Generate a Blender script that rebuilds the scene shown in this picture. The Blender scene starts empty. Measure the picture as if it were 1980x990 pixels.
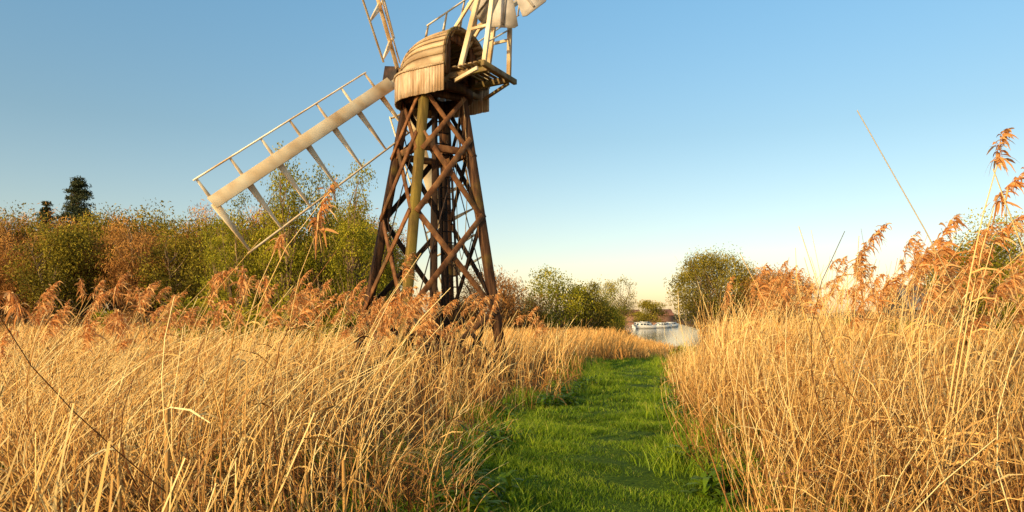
import bpy, math, random
import numpy as np
from mathutils import Vector
rng=np.random.default_rng(7); random.seed(7)
scene=bpy.context.scene; COL=scene.collection
# ---------------------------------------------------------------- helpers
def mk_obj(name,mesh,parent=None,loc=(0,0,0),mat=None,**props):
    o=bpy.data.objects.new(name,mesh); COL.objects.link(o); o.location=loc
    if parent: o.parent=parent
    if mat and mesh and not mesh.materials: mesh.materials.append(mat)
    for k,v in props.items(): o[k]=v
    return o
def np_mesh(name,verts,quads,tint=None,smooth=False):
    verts=np.asarray(verts,dtype=np.float32).reshape(-1,3); quads=np.asarray(quads,dtype=np.int32)
    k=quads.shape[1]; n=len(quads)
    me=bpy.data.meshes.new(name)
    me.vertices.add(len(verts)); me.vertices.foreach_set('co',verts.ravel())
    me.loops.add(n*k); me.loops.foreach_set('vertex_index',quads.ravel())
    me.polygons.add(n); me.polygons.foreach_set('loop_start',np.arange(n,dtype=np.int32)*k)
    me.polygons.foreach_set('loop_total',np.full(n,k,dtype=np.int32))
    if smooth: me.polygons.foreach_set('use_smooth',np.ones(n,dtype=bool))
    me.update(calc_edges=True)
    if tint is not None:
        a=me.attributes.new('tint','FLOAT','POINT'); a.data.foreach_set('value',np.asarray(tint,dtype=np.float32).ravel())
    return me
def norm(v): return v/np.maximum(np.linalg.norm(v,axis=-1,keepdims=True),1e-9)
def strips(P,W,side):
    N,S,_=P.shape
    off=side[:,None,:]*W[:,:,None]*0.5
    V=np.stack([P-off,P+off],axis=2).reshape(-1,3)
    i=np.arange(N)[:,None]*S*2+np.arange(S-1)[None,:]*2
    Q=np.stack([i,i+1,i+3,i+2],axis=-1).reshape(-1,4)
    return V,Q
def tubes(P,R,k=4):
    N,S,_=P.shape
    d=norm(P[:,-1]-P[:,0]+1e-6)
    ref=np.where(np.abs(d[:,2:3])>0.8,np.array([[1.,0,0]]),np.array([[0,0,1.]]))
    e1=norm(np.cross(d,ref)); e2=np.cross(d,e1)
    a=np.arange(k)*2*math.pi/k
    ring=e1[:,None,:]*np.cos(a)[None,:,None]+e2[:,None,:]*np.sin(a)[None,:,None]
    V=(P[:,:,None,:]+ring[:,None,:,:]*R[:,:,None,None]).reshape(-1,3)
    b=np.arange(N)[:,None,None]*S*k+np.arange(S-1)[None,:,None]*k; j=np.arange(k)[None,None,:]; j2=(j+1)%k
    Q=np.stack([b+j,b+j2,b+k+j2,b+k+j],axis=-1).reshape(-1,4)
    return V,Q
class Acc:
    def __init__(s): s.V=[];s.Q=[];s.T=[];s.n=0
    def add(s,V,Q,T=None):
        s.V.append(V); s.Q.append(Q+s.n); s.n+=len(V); s.T.append(np.zeros(len(V)) if T is None else T)
    def mesh(s,name,smooth=False): return np_mesh(name,np.concatenate(s.V),np.concatenate(s.Q),np.concatenate(s.T),smooth)
def lownoise(x,y,sc=1.0,ph=0.0):
    return (np.sin(x*1.7*sc+ph+1.3*np.sin(y*1.1*sc+ph))+np.sin(y*2.3*sc-ph*2+1.1*np.sin(x*.9*sc))+np.sin((x+y)*3.1*sc+ph*3))/3
def box_between(p0,p1,w,h,up=(0,0,1),w1=None,h1=None):
    p0=np.array(p0,float);p1=np.array(p1,float); d=norm(p1-p0); up=np.array(up,float)
    s=np.cross(d,up)
    if np.linalg.norm(s)<1e-4: s=np.cross(d,[1.,0,0])
    s=norm(s); u=np.cross(s,d); w1=w if w1 is None else w1; h1=h if h1 is None else h1
    V=[]
    for p,a,b in((p0,w,h),(p1,w1,h1)):
        for sx,sy in((-1,-1),(1,-1),(1,1),(-1,1)): V.append(p+s*sx*a/2+u*sy*b/2)
    Q=[[3,2,1,0],[4,5,6,7],[0,1,5,4],[1,2,6,5],[2,3,7,6],[3,0,4,7]]
    return np.array(V),np.array(Q)
def boxes_mesh(name,lst):
    A=Acc()
    for b in lst:
        V,Q=box_between(*b)
        A.add(V,Q,np.full(len(V),rng.random()))
    return A.mesh(name)
def bevel(o,w=0.008):
    m=o.modifiers.new('b','BEVEL'); m.width=w; m.segments=1; m.limit_method='ANGLE'
# ---------------------------------------------------------------- materials
def mat_base(name):
    m=bpy.data.materials.new(name); m.use_nodes=True; nt=m.node_tree
    return m,nt,nt.nodes['Principled BSDF']
def ramp(nt,stops):
    r=nt.nodes.new('ShaderNodeValToRGB'); e=r.color_ramp.elements
    while len(e)<len(stops): e.new(0.5)
    for i,(p,c) in enumerate(stops): e[i].position=p; e[i].color=(*c,1)
    return r
def leaf_mat(name,stops,trans=0.3,rough=0.7,spec=0.15):
    m,nt,b=mat_base(name)
    a=nt.nodes.new('ShaderNodeAttribute'); a.attribute_name='tint'
    r=ramp(nt,stops); nt.links.new(a.outputs['Fac'],r.inputs[0])
    nt.links.new(r.outputs[0],b.inputs['Base Color']); b.inputs['Roughness'].default_value=rough
    b.inputs['Specular IOR Level'].default_value=spec
    if trans>0:
        t=nt.nodes.new('ShaderNodeBsdfTranslucent'); nt.links.new(r.outputs[0],t.inputs[0])
        mx=nt.nodes.new('ShaderNodeMixShader'); mx.inputs[0].default_value=trans
        nt.links.new(b.outputs[0],mx.inputs[1]); nt.links.new(t.outputs[0],mx.inputs[2])
        nt.links.new(mx.outputs[0],nt.nodes['Material Output'].inputs[0])
    return m
def wood_mat(name,c1,c2,c3,scale=(3,3,3),mossy=None,rough=0.8,bump=0.12,mth=(.5,.64),det=4,ns=1.2,pos=(.3,.5,.7)):
    m,nt,b=mat_base(name); N=nt.nodes; L=nt.links
    tc=N.new('ShaderNodeTexCoord'); mp=N.new('ShaderNodeMapping'); mp.inputs['Scale'].default_value=scale
    L.new(tc.outputs['Object'],mp.inputs[0])
    n1=N.new('ShaderNodeTexNoise'); n1.inputs['Scale'].default_value=ns; n1.inputs['Detail'].default_value=det; n1.inputs['Roughness'].default_value=.55
    L.new(mp.outputs[0],n1.inputs['Vector'])
    r=ramp(nt,[(pos[0],c1),(pos[1],c2),(pos[2],c3)]); L.new(n1.outputs[0],r.inputs[0]); col=r.outputs[0]
    a=N.new('ShaderNodeAttribute'); a.attribute_name='tint'
    mr=N.new('ShaderNodeMapRange'); mr.inputs[3].default_value=.72; mr.inputs[4].default_value=1.2; L.new(a.outputs['Fac'],mr.inputs[0])
    vm=N.new('ShaderNodeVectorMath'); vm.operation='SCALE'; L.new(col,vm.inputs[0]); L.new(mr.outputs[0],vm.inputs['Scale']); col=vm.outputs[0]
    if mossy:
        n2=N.new('ShaderNodeTexNoise'); n2.inputs['Scale'].default_value=1.3; n2.inputs['Detail'].default_value=6; L.new(tc.outputs['Object'],n2.inputs['Vector'])
        r2=ramp(nt,[(mth[0],(0,0,0)),(mth[1],(1,1,1))]); L.new(n2.outputs[0],r2.inputs[0])
        mx=N.new('ShaderNodeMixRGB'); L.new(r2.outputs[0],mx.inputs[0]); L.new(col,mx.inputs[1]); mx.inputs[2].default_value=(*mossy,1); col=mx.outputs[0]
    L.new(col,b.inputs['Base Color']); b.inputs['Roughness'].default_value=rough; b.inputs['Specular IOR Level'].default_value=.2
    if bump>0:
        bp=N.new('ShaderNodeBump'); bp.inputs['Strength'].default_value=bump; bp.inputs['Distance'].default_value=.01
        L.new(n1.outputs[0],bp.inputs['Height']); L.new(bp.outputs[0],b.inputs['Normal'])
    return m
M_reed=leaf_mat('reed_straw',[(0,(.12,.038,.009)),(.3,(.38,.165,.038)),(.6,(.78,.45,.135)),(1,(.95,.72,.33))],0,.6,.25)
M_reed_far=leaf_mat('reed_far',[(0,(.32,.13,.03)),(.5,(.64,.32,.085)),(1,(.82,.49,.17))],0)
M_plume=leaf_mat('reed_plume',[(0,(.34,.11,.028)),(.5,(.70,.31,.09)),(1,(.95,.58,.24))],.35)
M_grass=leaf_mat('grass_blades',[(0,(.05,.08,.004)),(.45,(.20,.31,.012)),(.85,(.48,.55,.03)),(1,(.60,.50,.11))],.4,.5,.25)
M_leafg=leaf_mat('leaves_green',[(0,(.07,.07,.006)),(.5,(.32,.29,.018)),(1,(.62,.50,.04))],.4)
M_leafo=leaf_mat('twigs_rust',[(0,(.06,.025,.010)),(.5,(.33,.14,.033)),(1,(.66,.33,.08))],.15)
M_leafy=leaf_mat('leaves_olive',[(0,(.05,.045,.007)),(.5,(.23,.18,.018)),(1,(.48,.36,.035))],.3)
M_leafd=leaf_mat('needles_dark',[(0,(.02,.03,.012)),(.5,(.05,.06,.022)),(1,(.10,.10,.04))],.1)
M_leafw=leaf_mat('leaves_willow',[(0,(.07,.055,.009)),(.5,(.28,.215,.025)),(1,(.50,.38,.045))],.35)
M_far=leaf_mat('distant_foliage',[(0,(.10,.09,.06)),(1,(.22,.18,.11))],.2)
M_bark=wood_mat('bark',(.11,.065,.035),(.24,.15,.08),(.38,.26,.14),(2,2,.6))
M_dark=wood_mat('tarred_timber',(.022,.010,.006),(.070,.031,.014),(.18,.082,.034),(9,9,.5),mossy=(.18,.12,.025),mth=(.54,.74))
M_gold=wood_mat('sunlit_algae_timber',(.05,.028,.010),(.12,.07,.018),(.25,.15,.035),(9,9,.5),mossy=(.22,.155,.025),mth=(.42,.66))  # front leg only: algae stain plus golden sunlight put into the colour
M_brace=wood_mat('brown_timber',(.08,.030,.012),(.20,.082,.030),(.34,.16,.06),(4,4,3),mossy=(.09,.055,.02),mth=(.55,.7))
M_inner=wood_mat('dark_inner_far_timber',(.010,.006,.004),(.028,.014,.008),(.06,.03,.015),(5,5,.8))
M_white=wood_mat('weathered_white_paint',(.52,.33,.16),(.80,.62,.39),(.90,.78,.56),(1.2,1.2,1.2),mossy=(.60,.42,.22),mth=(.50,.72),bump=0,det=2)
M_cap=wood_mat('weathered_cap_boards',(.28,.17,.09),(.46,.32,.18),(.62,.46,.28),(1.2,1.2,2),mossy=(.30,.19,.10),mth=(.48,.70),bump=0,det=3)
M_skirt=wood_mat('worn_skirt_boards',(.34,.19,.09),(.64,.45,.28),(.78,.62,.43),(6,6,1.2),bump=0,mossy=(.44,.27,.14),mth=(.52,.68))
M_fanbl=wood_mat('grey_fan_paint',(.30,.26,.21),(.44,.38,.32),(.54,.48,.41),(2,2,2),bump=0)
M_iron=wood_mat('rusty_iron',(.02,.012,.008),(.05,.03,.02),(.10,.05,.03),(4,4,4),rough=.6)
M_mossw=wood_mat('mossy_stage_timber',(.10,.055,.02),(.24,.15,.07),(.42,.30,.17),(3,3,3),mossy=(.20,.15,.045))
# ---------------------------------------------------------------- layout functions
LY=np.array([-5,2,6,8,11,13,16,22,27]); LX=np.array([-.9,-.7,-.42,-.3,.0,.8,1.6,2.4,3.0])
RX=np.array([.9,1.2,1.95,2.25,2.85,3.2,3.85,5.1,6.2])
def pl(y): return np.interp(y,LY,LX)+.19*np.sin(y*1.5)+.11*np.sin(y*4.1)
def pr(y): return np.interp(y,LY,RX)+.17*np.sin(y*1.3+1)+.10*np.sin(y*3.7)
RVY=np.array([-60,0,10,26,50,90,150,300,500]); RVL=np.array([4,6.0,7.0,7.9,9.6,15.2,24,36,20]); RVR=np.array([26,24,24,25,26,26.5,40,72,80])
def rl(y): return np.interp(y,RVY,RVL)+.25*np.sin(y*.35)
def rr(y): return np.interp(y,RVY,RVR)+.6*np.sin(y*.21)
# ---------------------------------------------------------------- ground
xs=np.unique(np.concatenate([np.linspace(-2500,-120,24),np.linspace(-120,-20,40),np.linspace(-20,60,200),np.linspace(60,120,30),np.linspace(120,2500,24)]))
ys=np.unique(np.concatenate([np.linspace(-300,-10,20),np.linspace(-10,60,110),np.linspace(60,320,130),np.linspace(320,5000,30)]))
X,Y=np.meshgrid(xs,ys)
inr=np.minimum(X-rl(Y),rr(Y)-X); inr=np.where(Y>490,-5,inr)
Z=-1.3*np.clip((inr+.3)/.9,0,1)
onpath=np.minimum(X-pl(Y)+.5,pr(Y)-X+.5)
Z=Z+.04*lownoise(X,Y,.6)*np.clip(-onpath,0,1)*(inr<0)
tint=np.clip(.5+.5*onpath,0,1)*(Y<28)*(Y>-6)
nx=len(xs); i=(np.arange(len(ys)-1)[:,None]*nx+np.arange(nx-1)[None,:]).ravel()
Q=np.stack([i,i+1,i+nx+1,i+nx],axis=-1)
me=np_mesh('ground',np.stack([X,Y,Z],-1).reshape(-1,3),Q,tint,True)
m,nt,b=mat_base('marsh_ground'); N=nt.nodes; L=nt.links
tc=N.new('ShaderNodeTexCoord'); n1=N.new('ShaderNodeTexNoise'); n1.inputs['Scale'].default_value=1.2; n1.inputs['Detail'].default_value=10; L.new(tc.outputs['Object'],n1.inputs['Vector'])
r1=ramp(nt,[(.3,(.07,.03,.009)),(.55,(.20,.10,.03)),(.75,(.36,.20,.06))]); L.new(n1.outputs[0],r1.inputs[0])
n2=N.new('ShaderNodeTexNoise'); n2.inputs['Scale'].default_value=14; n2.inputs['Detail'].default_value=8; L.new(tc.outputs['Object'],n2.inputs['Vector'])
r2=ramp(nt,[(.3,(.02,.035,.008)),(.7,(.06,.11,.015))]); L.new(n2.outputs[0],r2.inputs[0])
a=N.new('ShaderNodeAttribute'); a.attribute_name='tint'; mx=N.new('ShaderNodeMixRGB'); L.new(a.outputs['Fac'],mx.inputs[0]); L.new(r1.outputs[0],mx.inputs[1]); L.new(r2.outputs[0],mx.inputs[2])
L.new(mx.outputs[0],b.inputs['Base Color']); b.inputs['Roughness'].default_value=.95; b.inputs['Specular IOR Level'].default_value=.05
bp=N.new('ShaderNodeBump'); bp.inputs['Distance'].default_value=.05; L.new(n2.outputs[0],bp.inputs['Height']); L.new(bp.outputs[0],b.inputs['Normal'])
mk_obj('ground',me,mat=m,kind='structure')
py=np.linspace(-5,27.5,90); t=np.linspace(0,1,14); PX=pl(py)[:,None]*(1-t)+pr(py)[:,None]*t; PY=np.repeat(py[:,None],14,1)
PZ=.03+.02*lownoise(PX,PY,1.2,.4)-.03*np.exp(-((t-.3)/.1)**2); PZ[:,0]=-.02;PZ[:,-1]=-.02
i=(np.arange(89)[:,None]*14+np.arange(13)[None,:]).ravel()
me=np_mesh('path',np.stack([PX,PY,PZ],-1).reshape(-1,3),np.stack([i,i+1,i+15,i+14],-1),None,True)
m,nt,b=mat_base('turf'); N=nt.nodes; L=nt.links
tc=N.new('ShaderNodeTexCoord'); n2=N.new('ShaderNodeTexNoise'); n2.inputs['Scale'].default_value=25; n2.inputs['Detail'].default_value=10; L.new(tc.outputs['Object'],n2.inputs['Vector'])
r2=ramp(nt,[(.3,(.03,.055,.003)),(.6,(.09,.14,.007)),(.8,(.20,.22,.02))]); L.new(n2.outputs[0],r2.inputs[0]); L.new(r2.outputs[0],b.inputs['Base Color']); b.inputs['Roughness'].default_value=.9; b.inputs['Specular IOR Level'].default_value=.1
mk_obj('path',me,mat=m,kind='structure')
ry=np.concatenate([np.linspace(-60,60,60),np.linspace(62,480,80)]); RXX=np.stack([rl(ry)-1.2,(rl(ry)+rr(ry))/2,rr(ry)+1.2],1); RYY=np.repeat(ry[:,None],3,1)
i=(np.arange(139)[:,None]*3+np.arange(2)[None,:]).ravel()
me=np_mesh('river',np.stack([RXX,RYY,np.full_like(RXX,-.30)],-1).reshape(-1,3),np.stack([i,i+1,i+4,i+3],-1))
m,nt,b=mat_base('river_water'); N=nt.nodes; L=nt.links
b.inputs['Base Color'].default_value=(.05,.045,.035,1); b.inputs['Roughness'].default_value=.03; b.inputs['IOR'].default_value=1.33
tc=N.new('ShaderNodeTexCoord'); n=N.new('ShaderNodeTexNoise'); n.inputs['Scale'].default_value=2.2; n.inputs['Detail'].default_value=3; L.new(tc.outputs['Object'],n.inputs['Vector'])
bp=N.new('ShaderNodeBump'); bp.inputs['Strength'].default_value=.35; bp.inputs['Distance'].default_value=.03; L.new(n.outputs[0],bp.inputs['Height']); L.new(bp.outputs[0],b.inputs['Normal'])
mk_obj('river',me,mat=m,kind='structure')
# ---------------------------------------------------------------- reeds
def hfun_left(x,y):
    h=1.04+.28*lownoise(x,y,.45,1.)+.26*lownoise(x,y,1.5,4.)
    h+=.42*np.exp(-((x+.38*y)/(.16*y+.2))**2)*np.clip((17-y)/4,0,1)
    d=np.maximum(pl(y)-x,0); win=np.clip((y-6.0)/.6,0,1)*np.clip((10.6-y)/1.2,0,1)
    h-=(.05+.68*win)*np.exp(-(d/1.8)**2)*np.clip((13-y)/2,0,1)+.25*np.exp(-d/.3)
    return np.maximum(h,.25)
def hfun_right(x,y):
    d=np.maximum(x-pr(y),0)
    h=np.minimum(.85+.60*d,1.58)+.22*lownoise(x,y,.6,2.)+.24*lownoise(x,y,1.7,1.)
    return np.maximum(h*np.where(x/np.maximum(y,1)<.30,np.interp(y,[13,19],[1,.36]),np.interp(y,[16,26],[1,.6])),.2)
def scatter(n,y0,y1,xa,xb,pw=1.0):
    yy=y0+(y1-y0)*rng.random(n*3)**pw; lo=xa(yy); hi=xb(yy); w=hi-lo
    keep=rng.random(n*3)<np.clip(w/np.max(w),0,1); yy=yy[keep][:n]; lo=lo[keep][:n]; hi=hi[keep][:n]
    return lo+(hi-lo)*rng.random(len(yy)),yy
def stems(acc,x,y,h,A,B,w,S=7,prism=False,z0=0,dull=0,messy=.12,sj=.18,sweep=.38,filt=True):
    N=len(x); t=np.linspace(0,1,S)[None,:]
    jit=rng.normal(0,sj,(N,1))+(sweep*lownoise(x,y,1.1,7.))[:,None]; jy=rng.normal(0,.16,(N,1))+(.2*lownoise(x,y,.9,3.3))[:,None]
    m=rng.random(N)<messy; jit[m]=rng.normal(0,.6,(m.sum(),1)); jy[m]=rng.normal(0,.35,(m.sum(),1)); h=np.where(m,h*rng.uniform(.4,.95,N),h)
    A=A[:,None]+0*t; B=B[:,None]+0*t; hh=h[:,None]
    kx=rng.normal(0,.018,(N,1))
    dx=hh*(-A*(1-(1-t)**2)+B*t**3+jit*t)+kx*np.sin(t*9+x[:,None]*5); dy=hh*(jy*t+.05*np.sin(t*5+x[:,None]*7))
    ln=np.sqrt(1+(A*.8)**2+jit**2)
    P=np.stack([x[:,None]+dx,y[:,None]+dy,z0+hh*t/ln**.6],-1)
    W=w[:,None]*(1-.55*t)
    if filt:
        tx,ty=P[:,-1,0],P[:,-1,1]; ok=~((tx>pl(ty)+.40)&(tx<pr(ty)-.40)&(ty<27))&(ty>np.where(np.abs(tx)<.8,1.0,-99)); P=P[ok]; W=W[ok]; N=len(P)
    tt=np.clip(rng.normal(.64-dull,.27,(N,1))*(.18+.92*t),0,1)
    if prism:
        V,Q=tubes(P,W*.5,3); T=np.repeat(tt,3,axis=1).ravel()
    else:
        ang=rng.normal(0,.7,N); V,Q=strips(P,W,np.stack([np.cos(ang),np.sin(ang),0*ang],-1)); T=np.repeat(tt,2,axis=1).ravel()
    acc.add(V,Q,T)
def dryleaves(acc,x,y,h,n,size=.28,w=.010,bias=-.1):
    idx=rng.integers(0,len(x),n); z=h[idx]*rng.uniform(.08,.8,n)
    t=np.linspace(0,1,4)[None,:]; ang=rng.uniform(0,6.28,n); L_=size*rng.uniform(.5,1.3,n); up=rng.uniform(-.3,1.1,n)
    dx=np.cos(ang)+bias; dy=np.sin(ang)
    ox=rng.normal(0,.1,n); P=np.stack([x[idx][:,None]+ox[:,None]+(dx*L_)[:,None]*t,y[idx][:,None]+(dy*L_)[:,None]*t,z[:,None]+(L_*up)[:,None]*t-(L_*.8)[:,None]*t**2],-1)
    P[...,2]=np.maximum(P[...,2],.02)
    W=w*rng.uniform(.6,1.4,n)[:,None]*np.array([[.5,1,.8,.1]])
    s=norm(np.cross(np.stack([dx,dy,up],-1),rng.normal(0,1,(n,3))))
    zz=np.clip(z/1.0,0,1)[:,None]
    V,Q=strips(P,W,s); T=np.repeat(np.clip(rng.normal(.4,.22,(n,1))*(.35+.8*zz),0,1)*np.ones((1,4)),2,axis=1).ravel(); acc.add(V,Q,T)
def Aleft(x,y): return np.clip(.10+.24*np.maximum(-x-1.0,0),0,1.2)*(1+.4*lownoise(x,y,.8,9.))+rng.normal(0,.15,len(x))
def hv(n):
    r_=rng.random(n); return np.where(r_<.28,rng.uniform(.35,.8,n),np.where(r_<.89,rng.uniform(.8,1.28,n),rng.uniform(1.28,1.52,n)))
acc=Acc()
for y0,y1,n_,pr_ in((3.1,7,2400,True),(7,12,3200,False)):
    x,y=scatter(n_,y0,y1,lambda y:-.82*y-1.5,lambda y:pl(y)-.02,1)
    k=rng.random(len(x))<.50+1.1*lownoise(x,y,1.5,3.); x,y=x[k],y[k]; h=hfun_left(x,y)*hv(len(x))
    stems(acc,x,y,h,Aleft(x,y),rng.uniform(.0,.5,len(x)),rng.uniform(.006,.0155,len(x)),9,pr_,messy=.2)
    dryleaves(acc,x,y,h,1700)
x,y=scatter(620,3.3,9,lambda y:-.68*y,lambda y:-.10*y-.6,1); h=rng.uniform(1.1,1.8,len(x))
stems(acc,x,y,h,rng.uniform(.4,1.4,len(x)),rng.uniform(.2,.9,len(x)),rng.uniform(.010,.016,len(x)),12,True,messy=0,sj=.15,sweep=.15,dull=-.2)
x,y=scatter(2000,-4,3.1,lambda y:0*y-5.5,lambda y:0*y-1.15,1); h=rng.uniform(.9,1.45,len(x))  # unseen continuation of the bed behind the camera, added to shade the path
stems(acc,x,y,h,rng.normal(.05,.1,len(x)),rng.uniform(0,.2,len(x)),rng.uniform(.01,.016,len(x)),5,messy=.05,sj=.08,sweep=.05)
x,y=scatter(7000,12,27,lambda y:-.80*y-2,lambda y:pl(y),.9); k=rng.random(len(x))<.7+.5*lownoise(x,y,.9,3.); x,y=x[k],y[k]; h=(hfun_left(x,y)+.06)*hv(len(x))
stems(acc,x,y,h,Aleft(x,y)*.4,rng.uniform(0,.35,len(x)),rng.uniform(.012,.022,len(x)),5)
dryleaves(acc,x,y,h,2500,.4,.02)
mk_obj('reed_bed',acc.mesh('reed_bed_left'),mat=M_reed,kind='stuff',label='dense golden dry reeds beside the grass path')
acc=Acc()
for y0,y1,n_,pr_ in((2.6,7,2800,True),(7,13,3400,False)):
    x,y=scatter(n_,y0,y1,lambda y:pr(y)+.02,lambda y:np.minimum(rl(y)+.2,.82*y+1.2),1)
    k=rng.random(len(x))<.58+.9*lownoise(x,y,1.4,5.); x,y=x[k],y[k]; h=hfun_right(x,y)*hv(len(x)); d=np.clip((x-pr(y))/.8,.15,1)
    stems(acc,x,y,h,np.clip(.28-.04*(x-pr(y)),.04,.28)+rng.normal(0,.18,len(x))*d,rng.uniform(-.1,.3,len(x)),rng.uniform(.0055,.013,len(x)),8,pr_,dull=.05,messy=.26,sj=.24)
    dryleaves(acc,x,y,h,3300,.26,.009)
x,y=scatter(4500,13,27,lambda y:pr(y),lambda y:rl(y)+.2,1.); h=hfun_right(x,y)*hv(len(x))
stems(acc,x,y,h,rng.normal(.05,.1,len(x)),rng.uniform(-.1,.3,len(x)),rng.uniform(.010,.017,len(x)),5,sweep=.2)
dryleaves(acc,x,y,h*.8,2500,.35,.02)
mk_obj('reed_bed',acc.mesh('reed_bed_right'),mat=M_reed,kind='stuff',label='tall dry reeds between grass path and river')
acc=Acc()
x,y=scatter(19000,27,76,lambda y:-.82*y-4,lambda y:0*y-2,.8); h=rng.uniform(.5,1.1,len(x))*(1+.35*lownoise(x,y,.15,2.))
stems(acc,x,y,h,rng.normal(.05,.1,len(x)),rng.uniform(-.1,.3,len(x)),rng.uniform(.03,.06,len(x)),3,sweep=.1)
x,y=scatter(8000,27,46,lambda y:0*y-2,lambda y:rl(y)+.1,1.); h=rng.uniform(.45,1.2,len(x))*np.interp(x/y,[.15,.20],[1.,.30])
stems(acc,x,y,h,rng.normal(.05,.1,len(x)),rng.uniform(-.1,.3,len(x)),rng.uniform(.02,.035,len(x)),4,sweep=.1)
x,y=scatter(6000,46,130,lambda y:0*y-10,lambda y:rl(y)-.2,1.); h=rng.uniform(.2,.45,len(x))
stems(acc,x,y,h,rng.normal(.05,.1,len(x)),rng.uniform(-.1,.3,len(x)),rng.uniform(.05,.09,len(x)),3,sweep=.1)
x,y=scatter(9000,8,130,lambda y:rr(y)-.2,lambda y:rr(y)+6,.8); h=rng.uniform(.6,1.3,len(x))
stems(acc,x,y,h,rng.normal(.05,.1,len(x)),rng.uniform(-.1,.3,len(x)),rng.uniform(.03,.07,len(x)),3,sweep=.1)
mk_obj('reed_marsh',acc.mesh('reed_marsh'),mat=M_reed_far,kind='stuff',label='wide field of straw coloured marsh reeds')
# ---------------------------------------------------------------- grass
def grass(acc,x,y,h,w,z=.03,b=0):
    N=len(x); t=np.linspace(0,1,4)[None,:]; ang=rng.uniform(0,6.28,N); ln=rng.uniform(.1,.8,N)
    P=np.stack([x[:,None]+(h*ln*np.cos(ang))[:,None]*t**1.7,y[:,None]+(h*ln*np.sin(ang))[:,None]*t**1.7,z+h[:,None]*t*(1-.25*t)],-1)
    W=w[:,None]*np.array([[1,.9,.6,.08]]); a2=rng.uniform(0,3.14,N)
    V,Q=strips(P,W,np.stack([np.cos(a2),np.sin(a2),0*a2],-1))
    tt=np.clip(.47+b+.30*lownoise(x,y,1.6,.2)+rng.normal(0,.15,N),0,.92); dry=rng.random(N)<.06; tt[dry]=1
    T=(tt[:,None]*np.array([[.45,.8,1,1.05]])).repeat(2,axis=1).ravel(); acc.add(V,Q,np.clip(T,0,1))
acc=Acc()
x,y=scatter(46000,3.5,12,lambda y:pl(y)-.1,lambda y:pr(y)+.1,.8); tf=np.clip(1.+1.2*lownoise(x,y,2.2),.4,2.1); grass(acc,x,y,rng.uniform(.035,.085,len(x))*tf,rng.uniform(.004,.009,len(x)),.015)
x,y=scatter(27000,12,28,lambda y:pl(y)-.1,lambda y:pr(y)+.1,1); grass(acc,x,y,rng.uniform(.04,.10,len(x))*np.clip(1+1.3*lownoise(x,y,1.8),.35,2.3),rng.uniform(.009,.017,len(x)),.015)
for fa,fb in((lambda y:pl(y)-1.1,lambda y:pl(y)+.55),(lambda y:pr(y)-.6,lambda y:pr(y)+1.)):
    x,y=scatter(17000,3.2,28,fa,fb,.9); e=np.clip(lownoise(x,y,1.4,2)*1.8+.5,.12,2.0); grass(acc,x,y,rng.uniform(.10,.30,len(x))*e,rng.uniform(.006,.013,len(x)),.0,.2)
x,y=scatter(4500,3.2,9,lambda y:-.75*y,lambda y:pl(y)-.6,1); k=lownoise(x,y,1.2,6.)>.3; x,y=x[k],y[k]; grass(acc,x,y,rng.uniform(.2,.5,len(x)),rng.uniform(.007,.014,len(x)),0,.1)
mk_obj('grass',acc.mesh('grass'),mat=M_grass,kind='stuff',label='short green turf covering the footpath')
def weed_mesh(seed):
    r=np.random.default_rng(seed); n=34; t=np.linspace(0,1,4)[None,:]
    ang=r.uniform(0,6.28,n); L_=r.uniform(.08,.20,n); up=r.uniform(.3,1.4,n); z=r.uniform(0,.14,n); c=r.normal(0,.05,(n,2))
    P=np.stack([c[:,:1]+(np.cos(ang)*L_)[:,None]*t,c[:,1:]+(np.sin(ang)*L_)[:,None]*t,z[:,None]+(L_*up)[:,None]*t-(L_*.7)[:,None]*t**2],-1)
    W=r.uniform(.03,.05,n)[:,None]*np.array([[.2,1,.9,.05]]); V,Q=strips(P,W,np.stack([-np.sin(ang),np.cos(ang),0*ang],-1))
    m_=np_mesh('leafy_weed',V,Q,np.repeat(r.uniform(.1,.6,(n,1))*np.ones((1,4)),2,1).ravel()); m_.materials.append(M_grass); return m_
WD=[weed_mesh(300+i) for i in range(4)]
for _ in range(90):
    y=random.uniform(4.8,18); lf=random.random()<.5; x=float(pl(y))-random.uniform(-.25,.35) if lf else float(pr(y))+random.uniform(-.25,.35)
    o=mk_obj('leafy_weed',random.choice(WD),loc=(x,y,.01),label='low green leafy weed at the path edge',category='weed',group='leafy weeds along the path'); s=random.uniform(.6,1.5); o.scale=(s,s,s); o.rotation_euler=(0,0,random.uniform(0,6.28))
# ---------------------------------------------------------------- plumed reeds
def plume_mesh(seed):
    r=np.random.default_rng(seed); n=84; t=np.linspace(0,1,5)[None,:]
    s=r.uniform(0,1,n); L_=.31
    bx=.14*s**1.8; bz=L_*s-.06*s**2
    ln=(.15*(1-s*.6))*r.uniform(.5,1.2,n); up=r.uniform(.2,.9,n); dr=r.uniform(.4,1.3,n)
    side=r.normal(.45,.48,n); dy=r.normal(0,.4,n)
    P=np.stack([bx[:,None]+(ln*side)[:,None]*t,(ln*dy)[:,None]*t,bz[:,None]+(ln*up)[:,None]*t-(ln*dr)[:,None]*t**2],-1)
    W=r.uniform(.007,.015,n)[:,None]*np.array([[.4,1,1.2,1,.2]])
    V,Q=strips(P,W,norm(r.normal(0,1,(n,3))+np.array([0,-.6,.4])))
    return np_mesh('plume',V,Q,np.clip(np.repeat(r.uniform(.2,1,(n,1))*np.ones((1,5)),2,1),0,1).ravel())
PL=[plume_mesh(50+i) for i in range(9)]
for p in PL: p.materials.append(M_plume)
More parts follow.
